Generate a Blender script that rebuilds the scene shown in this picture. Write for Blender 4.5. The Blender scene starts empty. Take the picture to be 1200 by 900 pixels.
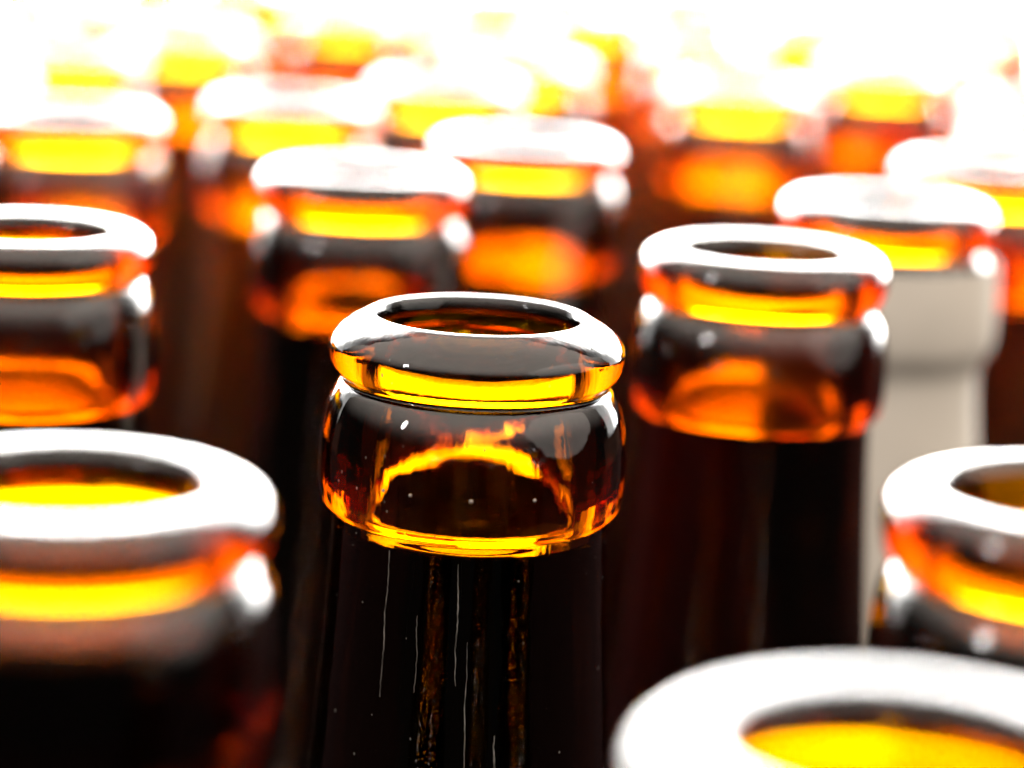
import bpy, bmesh, math, random
from mathutils import Matrix, Vector

random.seed(7)
scene = bpy.context.scene
col = scene.collection

# ------------------------------------------------------------------ camera
LIP_Z = 0.190                      # height of a bottle's mouth above the table
cam_data = bpy.data.cameras.new("camera")
cam = bpy.data.objects.new("camera", cam_data)
col.objects.link(cam)
cam_data.sensor_width = 36.0
cam_data.lens = 90.0
cam_data.clip_start = 0.005
cam_data.clip_end = 20.0
PITCH = math.atan(647 / 3000)
ROLL = math.radians(2.8)
cam.matrix_world = (Matrix.Translation((0, 0, LIP_Z + 0.043)) @
                    Matrix.Rotation(math.pi / 2 - PITCH, 4, 'X') @
                    Matrix.Rotation(ROLL, 4, 'Z'))
cam_data.dof.use_dof = True
cam_data.dof.focus_distance = 0.226
cam_data.dof.aperture_fstop = 12.0
scene.camera = cam

# ------------------------------------------------------------------ light
world = bpy.data.worlds.new("World")
scene.world = world
world.use_nodes = True
wbg = world.node_tree.nodes["Background"]
# a pale ceiling above, a dark floor below
wnt = world.node_tree
wtc = wnt.nodes.new("ShaderNodeTexCoord")
wsep = wnt.nodes.new("ShaderNodeSeparateXYZ")
wmr = wnt.nodes.new("ShaderNodeMapRange")
wmr.interpolation_type = 'SMOOTHSTEP'
wmr.inputs["From Min"].default_value = 0.12
wmr.inputs["From Max"].default_value = 0.75
wmr.inputs["To Min"].default_value = 0.02
wmr.inputs["To Max"].default_value = 3.2
wnt.links.new(wtc.outputs["Generated"], wsep.inputs[0])
wnt.links.new(wsep.outputs["Z"], wmr.inputs["Value"])
wnt.links.new(wmr.outputs[0], wbg.inputs["Strength"])
wbg.inputs["Color"].default_value = (1.0, 0.88, 0.77, 1)
WINDOW_STRENGTH = 36.0


def lamp(name, loc, target, sx, sy, watts, color):
    ld = bpy.data.lights.new(name, 'AREA')
    ld.shape = 'ELLIPSE'
    ld.size, ld.size_y = sx, sy
    ld.energy = watts
    ld.color = color
    lo = bpy.data.objects.new(name, ld)
    lo.location = loc
    lo.rotation_euler = (Vector(target) - Vector(loc)).to_track_quat('-Z', 'Y').to_euler()
    col.objects.link(lo)
    return lo


lamp("side_lamp", (-0.75, -0.25, 0.62), (0, 0.25, 0.18), 0.07, 0.22, 2.4, (1.0, 0.97, 0.94))
lamp("neck_fill", (1.3, -0.1, 0.75), (0, 0.3, 0.18), 1.7, 1.2, 7.0, (1.0, 0.93, 0.84))  # unseen fill added to brighten the pale neck
scene.view_settings.view_transform = 'Standard'
scene.view_settings.look = 'None'
scene.view_settings.exposure = 0.0
scene.view_settings.gamma = 1.0
scene.render.engine = 'CYCLES'
cy = scene.cycles
cy.max_bounces = 40
cy.transmission_bounces = 40
cy.glossy_bounces = 12
cy.diffuse_bounces = 2
cy.caustics_reflective = True
cy.caustics_refractive = False
cy.use_denoising = True
cy.sample_clamp_indirect = 14.0
cy.blur_glossy = 0.3


# ------------------------------------------------------------------ materials
def mat(name):
    m = bpy.data.materials.new(name)
    m.use_nodes = True
    nt = m.node_tree
    nt.nodes.clear()
    out = nt.nodes.new("ShaderNodeOutputMaterial")
    return m, nt, out


def glass_mat(name, absorb, density, streak=1.0, rough=0.0):
    m, nt, out = mat(name)
    g = nt.nodes.new("ShaderNodeBsdfGlass")
    g.distribution = 'GGX'
    g.inputs["Color"].default_value = (1, 1, 1, 1)
    g.inputs["Roughness"].default_value = rough
    g.inputs["IOR"].default_value = 1.52
    tc = nt.nodes.new("ShaderNodeTexCoord")
    # long vertical ripples of moulded glass
    mp = nt.nodes.new("ShaderNodeMapping")
    mp.inputs["Scale"].default_value = (1, 1, 0.09)
    nz = nt.nodes.new("ShaderNodeTexNoise")
    nz.inputs["Scale"].default_value = 420
    nz.inputs["Detail"].default_value = 3
    nt.links.new(tc.outputs["Object"], mp.inputs["Vector"])
    nt.links.new(mp.outputs["Vector"], nz.inputs["Vector"])
    n2 = nt.nodes.new("ShaderNodeTexNoise")
    n2.inputs["Scale"].default_value = 160
    n2.inputs["Detail"].default_value = 2
    nt.links.new(tc.outputs["Object"], n2.inputs["Vector"])
    ad = nt.nodes.new("ShaderNodeMath")
    ad.operation = 'ADD'
    nt.links.new(nz.outputs["Fac"], ad.inputs[0])
    nt.links.new(n2.outputs["Fac"], ad.inputs[1])
    bp = nt.nodes.new("ShaderNodeBump")
    bp.inputs["Strength"].default_value = 0.25 * streak
    bp.inputs["Distance"].default_value = 0.00012
    nt.links.new(ad.outputs[0], bp.inputs["Height"])
    nt.links.new(bp.outputs["Normal"], g.inputs["Normal"])
    va = nt.nodes.new("ShaderNodeVolumeAbsorption")
    va.inputs["Color"].default_value = (*absorb, 1)
    va.inputs["Density"].default_value = density
    nt.links.new(g.outputs[0], out.inputs["Surface"])
    nt.links.new(va.outputs[0], out.inputs["Volume"])
    return m


M_AMBER = glass_mat("amber_glass", (0.938, 0.866, 0.03), 2250, 2.0)

# returned bottles: the glass is finely scuffed all over
M_SCUFFED = glass_mat("scuffed_amber_glass", (0.938, 0.866, 0.02), 3100, 1.0, 0.11)

M_FAR_GLASS = glass_mat("hazed_amber_glass", (0.945, 0.85, 0.05), 2000, 1.0, 0.22)  # roughened so the far bottles scatter a brown glow, in place of haze


def beer_mat(name, color, density):
    m, nt, out = mat(name)
    g = nt.nodes.new("ShaderNodeBsdfGlass")
    g.inputs["IOR"].default_value = 1.34
    g.inputs["Roughness"].default_value = 0.0
    va = nt.nodes.new("ShaderNodeVolumeAbsorption")
    va.inputs["Color"].default_value = (*color, 1)
    va.inputs["Density"].default_value = density
    nt.links.new(g.outputs[0], out.inputs["Surface"])
    nt.links.new(va.outputs[0], out.inputs["Volume"])
    return m


M_BEER = beer_mat("dark_beer", (0.62, 0.10, 0.02), 1000)
M_BEER_PALE = beer_mat("hazed_beer", (0.88, 0.72, 0.46), 250)  # paler copy for far bottles; veiling glare put into its brown
M_BEER_RED = beer_mat("red_beer", (0.66, 0.14, 0.02), 420)


def rough_mat(name, c1, c2, scale, rough, bump=0.0, stretch=(1, 1, 1), spec=0.5):
    m, nt, out = mat(name)
    p = nt.nodes.new("ShaderNodeBsdfPrincipled")
    tc = nt.nodes.new("ShaderNodeTexCoord")
    mp = nt.nodes.new("ShaderNodeMapping")
    mp.inputs["Scale"].default_value = stretch
    nz = nt.nodes.new("ShaderNodeTexNoise")
    nz.inputs["Scale"].default_value = scale
    nz.inputs["Detail"].default_value = 5
    cr = nt.nodes.new("ShaderNodeValToRGB")
    cr.color_ramp.elements[0].position = 0.35
    cr.color_ramp.elements[1].position = 0.65
    cr.color_ramp.elements[0].color = (*c1, 1)
    cr.color_ramp.elements[1].color = (*c2, 1)
    nt.links.new(tc.outputs["Object"], mp.inputs["Vector"])
    nt.links.new(mp.outputs["Vector"], nz.inputs["Vector"])
    nt.links.new(nz.outputs["Fac"], cr.inputs["Fac"])
    nt.links.new(cr.outputs["Color"], p.inputs["Base Color"])
    p.inputs["Roughness"].default_value = rough
    p.inputs["Specular IOR Level"].default_value = spec
    if bump:
        b = nt.nodes.new("ShaderNodeBump")
        b.inputs["Strength"].default_value = bump
        b.inputs["Distance"].default_value = 0.001
        nt.links.new(nz.outputs["Fac"], b.inputs["Height"])
        nt.links.new(b.outputs["Normal"], p.inputs["Normal"])
    nt.links.new(p.outputs[0], out.inputs["Surface"])
    return m


M_TABLE = rough_mat("dark_table", (0.005, 0.0025, 0.0025), (0.011, 0.005, 0.0045), 14, 0.95, 0.2, (1, 8, 1), 0.0)
M_WALL = rough_mat("brown_wall", (0.10, 0.045, 0.03), (0.16, 0.075, 0.05), 3, 0.9, 0.2)
M_NECK_REFLECTION = rough_mat("grey_neck_reflection", (0.50, 0.46, 0.40), (0.58, 0.53, 0.46), 60, 0.75, 0.1)  # pale grey standing in for the reflection on one neck

M_DRIED = rough_mat("dried_water", (0.05, 0.045, 0.04), (0.26, 0.24, 0.22), 900, 0.3, 0.2)

m, nt, out = mat("window_light")
em = nt.nodes.new("ShaderNodeEmission")
em.inputs["Color"].default_value = (1.0, 0.985, 0.95, 1)
# tall pane, glow shaped for softer lip highlights: brightest low, fading up and sideways
tc = nt.nodes.new("ShaderNodeTexCoord")
sp = nt.nodes.new("ShaderNodeSeparateXYZ")
nt.links.new(tc.outputs["Object"], sp.inputs[0])
mz = nt.nodes.new("ShaderNodeMapRange")
mz.interpolation_type = 'SMOOTHERSTEP'
mz.inputs["From Min"].default_value = 0.75
mz.inputs["From Max"].default_value = 2.3
mz.inputs["To Min"].default_value = WINDOW_STRENGTH
mz.inputs["To Max"].default_value = 1.5
ax = nt.nodes.new("ShaderNodeMath")
ax.operation = 'ABSOLUTE'
mx = nt.nodes.new("ShaderNodeMapRange")
mx.interpolation_type = 'SMOOTHERSTEP'
mx.inputs["From Min"].default_value = 0.6
mx.inputs["From Max"].default_value = 1.7
mx.inputs["To Min"].default_value = 1.0
mx.inputs["To Max"].default_value = 0.08
mu = nt.nodes.new("ShaderNodeMath")
mu.operation = 'MULTIPLY'
nt.links.new(sp.outputs["Z"], mz.inputs["Value"])
nt.links.new(sp.outputs["X"], ax.inputs[0])
nt.links.new(ax.outputs[0], mx.inputs["Value"])
nt.links.new(mz.outputs[0], mu.inputs[0])
nt.links.new(mx.outputs[0], mu.inputs[1])
nt.links.new(mu.outputs[0], em.inputs["Strength"])
nt.links.new(em.outputs[0], out.inputs["Surface"])
M_WINDOW = m


# ------------------------------------------------------------------ builders
def link(name, me, material, parent=None):
    o = bpy.data.objects.new(name, me)
    if not me.materials:
        me.materials.append(material)
    col.objects.link(o)
    if parent:
        o.parent = parent
    return o


def box_mesh(name, lo, hi, bevel=0.0):
    bm = bmesh.new()
    bmesh.ops.create_cube(bm, size=1)
    for v in bm.verts:
        v.co = Vector([lo[i] + (v.co[i] + 0.5) * (hi[i] - lo[i]) for i in range(3)])
    if bevel:
        bmesh.ops.bevel(bm, geom=bm.edges[:], offset=bevel, segments=3, affect='EDGES')
    me = bpy.data.meshes.new(name)
    bm.to_mesh(me)
    bm.free()
    return me


def catmull(pts, per=5):
    """smooth run through the control points"""
    out_ = []
    n = len(pts)
    for i in range(n - 1):
        p0 = pts[max(i - 1, 0)]; p1 = pts[i]; p2 = pts[i + 1]; p3 = pts[min(i + 2, n - 1)]
        for k in range(per):
            t = k / per
            out_.append(tuple(0.5 * ((2 * p1[a]) + (-p0[a] + p2[a]) * t +
                        (2 * p0[a] - 5 * p1[a] + 4 * p2[a] - p3[a]) * t * t +
                        (-p0[a] + 3 * p1[a] - 3 * p2[a] + p3[a]) * t ** 3) for a in (0, 1)))
    out_.append(tuple(pts[-1]))
    return out_


def lathe(name, prof, seg, closed=True, wobble=0.0):
    """prof: list of (r, z); r<1e-6 at an end closes on the axis."""
    verts, faces = [], []
    rings = []
    for r, z in prof:
        if r < 1e-6:
            rings.append([len(verts)])
            verts.append((0, 0, z))
        else:
            ring = []
            for k in range(seg):
                a = 2 * math.pi * k / seg
                rr = r * (1 + wobble * math.sin(2 * a + z * 60) + 0.6 * wobble * math.sin(3 * a + 1 + z * 90))
                ring.append(len(verts))
                verts.append((rr * math.cos(a), rr * math.sin(a), z))
            rings.append(ring)
    for A, B in zip(rings[:-1], rings[1:]):
        for k in range(seg):
            k2 = (k + 1) % seg
            if len(A) == 1 and len(B) == 1:
                continue
            if len(A) == 1:
                faces.append((A[0], B[k2], B[k]))
            elif len(B) == 1:
                faces.append((A[k], A[k2], B[0]))
            else:
                faces.append((A[k], A[k2], B[k2], B[k]))
    me = bpy.data.meshes.new(name)
    me.from_pydata(verts, [], faces)
    bm = bmesh.new()
    bm.from_mesh(me)
    bmesh.ops.recalc_face_normals(bm, faces=bm.faces[:])
    bm.to_mesh(me)
    bm.free()
    me.polygons.foreach_set("use_smooth", [True] * len(me.polygons))
    me.update()
    return me


MM = 0.001
BODY_R = 22.6
BEER_TOP = -20.0


def bottle_profile(kind):
    # outer wall, millimetres below the mouth, from the axis under the foot up to the lip, then down the bore
    H = LIP_Z * 1000
    outer_low = [(0.0, -H + 3.2), (8, -H + 2.6), (15, -H + 0.9), (18.5, -H + 0.0), (20.6, -H + 0.5),
                 (22.0, -H + 2.4), (BODY_R, -H + 6), (BODY_R, -H + 40), (BODY_R, -H + 78), (BODY_R - .1, -106), (22.0, -98),
                 (20.4, -86), (18.2, -72), (16.2, -58), (14.4, -45), (13.45, -33), (12.95, -24.5), (12.75, -19.4),
                 (12.8, -18.3)]
    ring = [(13.1, -18.1), (13.7, -17.4), (14.05, -15.9), (14.15, -13.4), (14.0, -10.8), (13.5, -8.4), (12.75, -6.8),
            (12.2, -6.25)]
    if kind == 'round':
        lip = [(12.25, -5.9), (12.9, -5.3), (13.35, -4.3), (13.55, -3.2), (13.45, -2.6), (13.05, -1.95), (12.4, -1.3),
               (11.6, -0.75), (10.75, -0.3), (10.05, -0.02), (9.5, -0.1), (9.2, -0.6)]
    else:
        lip = [(12.25, -5.9), (12.9, -5.3), (13.35, -4.3), (13.55, -3.2), (13.45, -2.0), (13.0, -0.95), (12.2, -0.3),
               (11.2, 0.0), (10.2, -0.1), (9.55, -0.4), (9.2, -1.0)]
    bore = [(9.1, -1.3), (9.1, -4), (9.5, -9), (9.55, -12.3), (9.35, -16), (9.5, -24), (10.6, -34), (12.0, -46), (13.7, -59),
            (15.8, -73), (18.0, -87), (19.7, -99), (20.2, -107), (20.2, -H + 70), (20.2, -H + 30), (20.0, -H + 9),
            (18.0, -H + 6.2), (12, -H + 5.6), (0.0, -H + 6.6)]
    if kind == 'thin':
        lip = [(a, b * 0.84) for a, b in lip]
        ring = [(a, b * (0.84 + 0.16 * min(1, max(0, (-b - 6) / 12)))) for a, b in ring]
    p = catmull(outer_low, 10)[:-1] + catmull(ring, 8)[:-1] + catmull(lip, 8)[:-1] + catmull(bore, 10)
    p[0] = (0.0, p[0][1])
    return [(max(r, 0) * MM, z * MM + LIP_Z) for r, z in p]


def beer_profile(top):
    if top < -60:          # a bottle filled only to its shoulder
        H = LIP_Z * 1000
        p = catmull([(0.0, -H + 6.7), (12, -H + 5.7), (18.0, -H + 6.3), (20.0, -H + 9), (20.2, -H + 30), (20.2, -H + 70),
                     (20.2, -107), (19.7, -99), (18.0, -87)], 10)
        p = [(max(0, r + 0.15), z) for r, z in p]
        p += [(17.6, -87.4), (12, -87.6), (0.0, -87.6)]
        return [(r * MM, z * MM + LIP_Z) for r, z in p]
    H = LIP_Z * 1000
    pts = [(0.0, -H + 6.7), (12, -H + 5.7), (18.0, -H + 6.3), (20.0, -H + 9), (20.2, -H + 30), (20.2, -H + 70), (20.2, -107),
           (19.7, -99), (18.0, -87), (15.8, -73), (13.7, -59), (12.0, -46), (10.6, -34), (9.5, -24), (9.33, top)]
    p = catmull(pts, 10)
    p = [(max(0, r + 0.15), z) for r, z in p]
    p[0] = (0.0, p[0][1] + 0.0)
    zt = p[-1][1]
    p += [(9.2, zt - 0.35), (8.4, zt - 0.6), (5, zt - 0.7), (0.0, zt - 0.7)]
    return [(r * MM, z * MM + LIP_Z) for r, z in p]


ME_ROUND = lathe("glass_round", bottle_profile("round"), 256, wobble=0.0016)
ME_FLAT = lathe("glass_flat", bottle_profile("flat"), 192, wobble=0.0016)
ME_THIN = lathe("glass_thin", bottle_profile("thin"), 192, wobble=0.002)
ME_BEER = lathe("beer", beer_profile(BEER_TOP), 256)
ME_BEER_LOW = lathe("beer_low", beer_profile(-87), 256)
ME_BEER_HIGH = lathe("beer_high", beer_profile(-9.2), 256)
ME_BEER_MID = lathe("beer_mid", beer_profile(-17.5), 256)
ME_BEER_PALE = lathe("beer_pale", beer_profile(BEER_TOP), 128)


def bottle(x, y, rot, label, group, me=ME_FLAT, beer=None, pale=False, red=False):
    root = bpy.data.objects.new("beer_bottle", None)
    col.objects.link(root)
    root.empty_display_size = 0.01
    root.location = (x, y, 0.0)
    root.rotation_euler = (0, 0, rot)
    root["label"] = label
    root["category"] = "bottle"
    root["group"] = group
    gl = link("glass_shell", me, M_SCUFFED, root)
    gl.material_slots[0].link = 'OBJECT'
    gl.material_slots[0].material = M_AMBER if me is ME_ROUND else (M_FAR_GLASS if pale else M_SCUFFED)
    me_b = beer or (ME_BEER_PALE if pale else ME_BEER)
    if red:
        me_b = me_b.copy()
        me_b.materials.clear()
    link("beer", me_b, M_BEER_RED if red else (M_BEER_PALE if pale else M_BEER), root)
    return root


# ------------------------------------------------------------------ setting
table = link("table_top", box_mesh("table_top", (-0.8, -0.25, -0.03), (0.8, 1.15, 0.0), 0.004), M_TABLE)
table["kind"] = "structure"
wall = link("back_wall", box_mesh("back_wall", (-2.5, 1.60, -0.7), (2.5, 1.66, 0.10)), M_WALL)
wall["kind"] = "structure"
pane = link("window", box_mesh("window", (-2.0, 1.61, 0.10), (2.0, 1.65, 2.3)), M_WINDOW)
pane["kind"] = "structure"

# ------------------------------------------------------------------ bottles
G = "amber beer bottles standing open in rows"
NEAR = [
    (-3.3, 228.8, "amber bottle in sharp focus in the middle, its round glass lip brown and clear", ME_ROUND),
    (26.9, 276.3, "slightly blurred amber bottle just right of the sharp one, dark neck, ring-shaped white lip", ME_FLAT),
    (-20.3, 325.9, "blurred bottle behind the sharp one's left side, broad white lip over a yellow band", ME_FLAT),
    (0.5, 367.3, "blurred orange-collared bottle straight above the sharp one's lip, with white lip", ME_THIN),
    (-51.9, 266.2, "amber bottle cut by the left edge, yellow in its collar, behind the large near one", ME_THIN),
    (-28.9, 163.3, "large near bottle at lower left with a thick white lip and wide yellow band", ME_THIN),
    (39.9, 173.3, "near bottle cut by the right edge with a white lip and dark round mouth", ME_FLAT),
    (20.2, 119.5, "nearest bottle, cut by the bottom edge, huge white lip around a yellow mouth", ME_THIN),
    (-66.5, 375.9, "far blurred bottle at upper left behind the one cut by the left edge", ME_FLAT),
    (-37.1, 406.1, "far blurred bottle between the upper left one and the broad white lip in the middle", ME_FLAT),
    (39.1, 468.9, "far bottle with glowing orange collar, above the dark-necked one beside the pale neck", ME_FLAT),
    (67.0, 367.1, "blurred white-lipped bottle just behind the pale-necked one", ME_FLAT),
    (83.6, 409.8, "blurred white-lipped bottle second behind the pale-necked one, at the right edge", ME_FLAT),
]
pts = []
for i, (x, y, lab, me) in enumerate(NEAR):
    pts.append((x, y))
    b = bottle(x * MM, y * MM, 0.0 if i == 0 else random.uniform(0, 6.28), lab, G, me,
               {1: ME_BEER_MID, 4: ME_BEER_MID, 5: ME_BEER_HIGH, 6: ME_BEER_HIGH, 7: ME_BEER_LOW}.get(i), i >= 8, 1 if i == 1 else 0)
    if i == 0:
        SHARP = b

# added pale shell over one neck, standing in for a grey reflection
root = bottle(0.0464, 0.3218, 1.0, "bottle with a plain pale cream-grey neck below its amber lip, right of the middle", G)
pts.append((46.4, 321.8))
sl = [(14.35, -7.4), (14.6, -11), (14.7, -14.5), (14.5, -17.6), (13.6, -19.6), (12.95, -21.5), (13.1, -25), (14.0, -34),
      (15.2, -45), (16.8, -58), (18.8, -72), (21.0, -86), (22.7, -98)]
sl = [(r * MM, z * MM + LIP_Z) for r, z in catmull(sl, 4)]
ins = [(r - 0.0003, z) for r, z in reversed(sl)]
link("neck_reflection_shell", lathe("neck_reflection_shell", sl + ins + [sl[0]], 64), M_NECK_REFLECTION, root)

def far_label(x, y):
    px = 600 + 3000 * x / y
    side = ("by the left edge" if px < 120 else "in the left third" if px < 400 else "in the middle" if px < 800
            else "in the right third" if px < 1090 else "by the right edge")
    if y < 520:
        return "blurred amber bottle " + side + ", behind the middle rows, yellow under its lip"
    return "amber bottle in the farthest rows " + side + ", nearly lost in glare"


FAR = "far beer bottles dissolving into the white glare"
EXTRA = [(-95, 425), (-84, 474), (-14, 447), (-1, 496), (70, 480), (93, 462), (-60, 488), (21, 522), (-42, 462)]
cand = [(x, y) for x, y in EXTRA]
yy = 395
row = 0
while yy < 800:
    xx = -yy * 0.27 + (24 if row % 2 else 0)
    while xx < yy * 0.27:
        cand.append((xx + random.uniform(-3, 3), yy + random.uniform(-4, 4)))
        xx += 47.5
    yy += 42
    row += 1
for _ in range(6000):
    yy = random.uniform(395, 800)
    cand.append((random.uniform(-0.26, 0.26) * yy, yy))
far = []
for x, y in cand:
    if min(math.hypot(x - a, y - b) for a, b in pts) < 45.6 or abs(x) > y * 0.26 or (8 < x < 50 and y < 460):
        continue
    pts.append((x, y))
    far.append((x, y))
members = {}
for x, y in far:
    members.setdefault(far_label(x, y), []).append((x / y, x, y))
ORD = ["first", "second", "third", "fourth", "fifth", "sixth", "seventh", "eighth", "ninth", "tenth"]
for lab, ms in members.items():
    for k, (q, x, y) in enumerate(sorted(ms)):
        full = lab
        if len(ms) > 1:
            full = lab.rsplit(", ", 1)[0] + ", " + ORD[min(k, 9)] + " from the left there"
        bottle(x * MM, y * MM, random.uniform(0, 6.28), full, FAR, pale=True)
print("bottles", len(pts))


# ------------------------------------------------------------------ moulded dots and dried runs on the sharp bottle
def radius_at(z):
    best = None
    prof = bottle_profile('round')
    for (r0, z0), (r1, z1) in zip(prof[:-1], prof[1:]):
        if min(z0, z1) <= z <= max(z0, z1) and abs(z1 - z0) > 1e-9:
            r = r0 + (r1 - r0) * (z - z0) / (z1 - z0)
            best = r if best is None else max(best, r)
    return best


def dot_mesh():
    bm = bmesh.new()
    bmesh.ops.create_uvsphere(bm, u_segments=12, v_segments=8, radius=0.00026)
    for f in bm.faces:
        f.smooth = True
    me = bpy.data.meshes.new("moulded_dot")
    bm.to_mesh(me)
    bm.free()
    return me


ME_DOT = dot_mesh()
z = LIP_Z - 0.0140
for ang in (-122, -111, -89, -66):
    a = math.radians(ang)
    rr = radius_at(z) - 0.00003
    o = link("moulded_dot", ME_DOT, M_DRIED, SHARP)
    o.location = (rr * math.cos(a), rr * math.sin(a), z + random.uniform(-1, 1) * 0.0002)
    o.scale = [random.uniform(0.55, 0.9)] * 3


def run_mesh(ang, z0, z1, half, seed):
    rnd = random.Random(seed)
    n = 40
    verts, faces = [], []
    off = 0.0
    for i in range(n + 1):
        t = i / n
        zz = z0 + (z1 - z0) * t
        off += rnd.uniform(-1, 1) * 0.00005
        w = half * math.sin(math.pi * min(max(t, 0.02), 0.98)) ** 0.35 * rnd.uniform(0.45, 1.15)
        rr = radius_at(zz)
        for u, d in ((-1, -0.00004), (-0.55, 0.00007), (0, 0.0001), (0.55, 0.00007), (1, -0.00004)):
            a = math.radians(ang) + (off + u * w) / rr
            verts.append(((rr + d) * math.cos(a), (rr + d) * math.sin(a), zz))
        if i:
            b0, b1 = (i - 1) * 5, i * 5
            for k in range(4):
                faces.append((b0 + k, b0 + k + 1, b1 + k + 1, b1 + k))
            faces.append((b0 + 4, b0, b1, b1 + 4))
    me = bpy.data.meshes.new("dried_run")
    me.from_pydata(verts, [], faces)
    me.polygons.foreach_set("use_smooth", [True] * len(me.polygons))
    return me


for k, (ang, a0, a1, hw) in enumerate([(-93, 20.0, 31.0, 0.00007), (-122, 19.6, 33.0, 0.00005), (-88, 27, 42.0, 0.00005),
                                       (-76, 35.5, 46.0, 0.00012), (-108, 25, 32, 0.00004)]):
    link("dried_run", run_mesh(ang, LIP_Z - a0 * MM, LIP_Z - a1 * MM, hw, k), M_DRIED, SHARP)

rnd = random.Random(3)
bm = bmesh.new()
for _ in range(70):
    a = math.radians(rnd.uniform(-175, -5))
    zz = LIP_Z - rnd.uniform(0.001, 0.045)
    rr = radius_at(zz)
    sz = rnd.uniform(0.00003, 0.00009)
    mtx = Matrix.Translation((rr * math.cos(a), rr * math.sin(a), zz)) @ Matrix.Rotation(a, 4, 'Z') @ Matrix.Diagonal(
        (0.4, 1, rnd.uniform(0.8, 2.6), 1))
    bmesh.ops.create_icosphere(bm, subdivisions=1, radius=sz, matrix=mtx)
me = bpy.data.meshes.new("dust_specks")
bm.to_mesh(me)
bm.free()
d = link("dust_specks", me, M_DRIED, SHARP)
d["kind"] = "stuff"
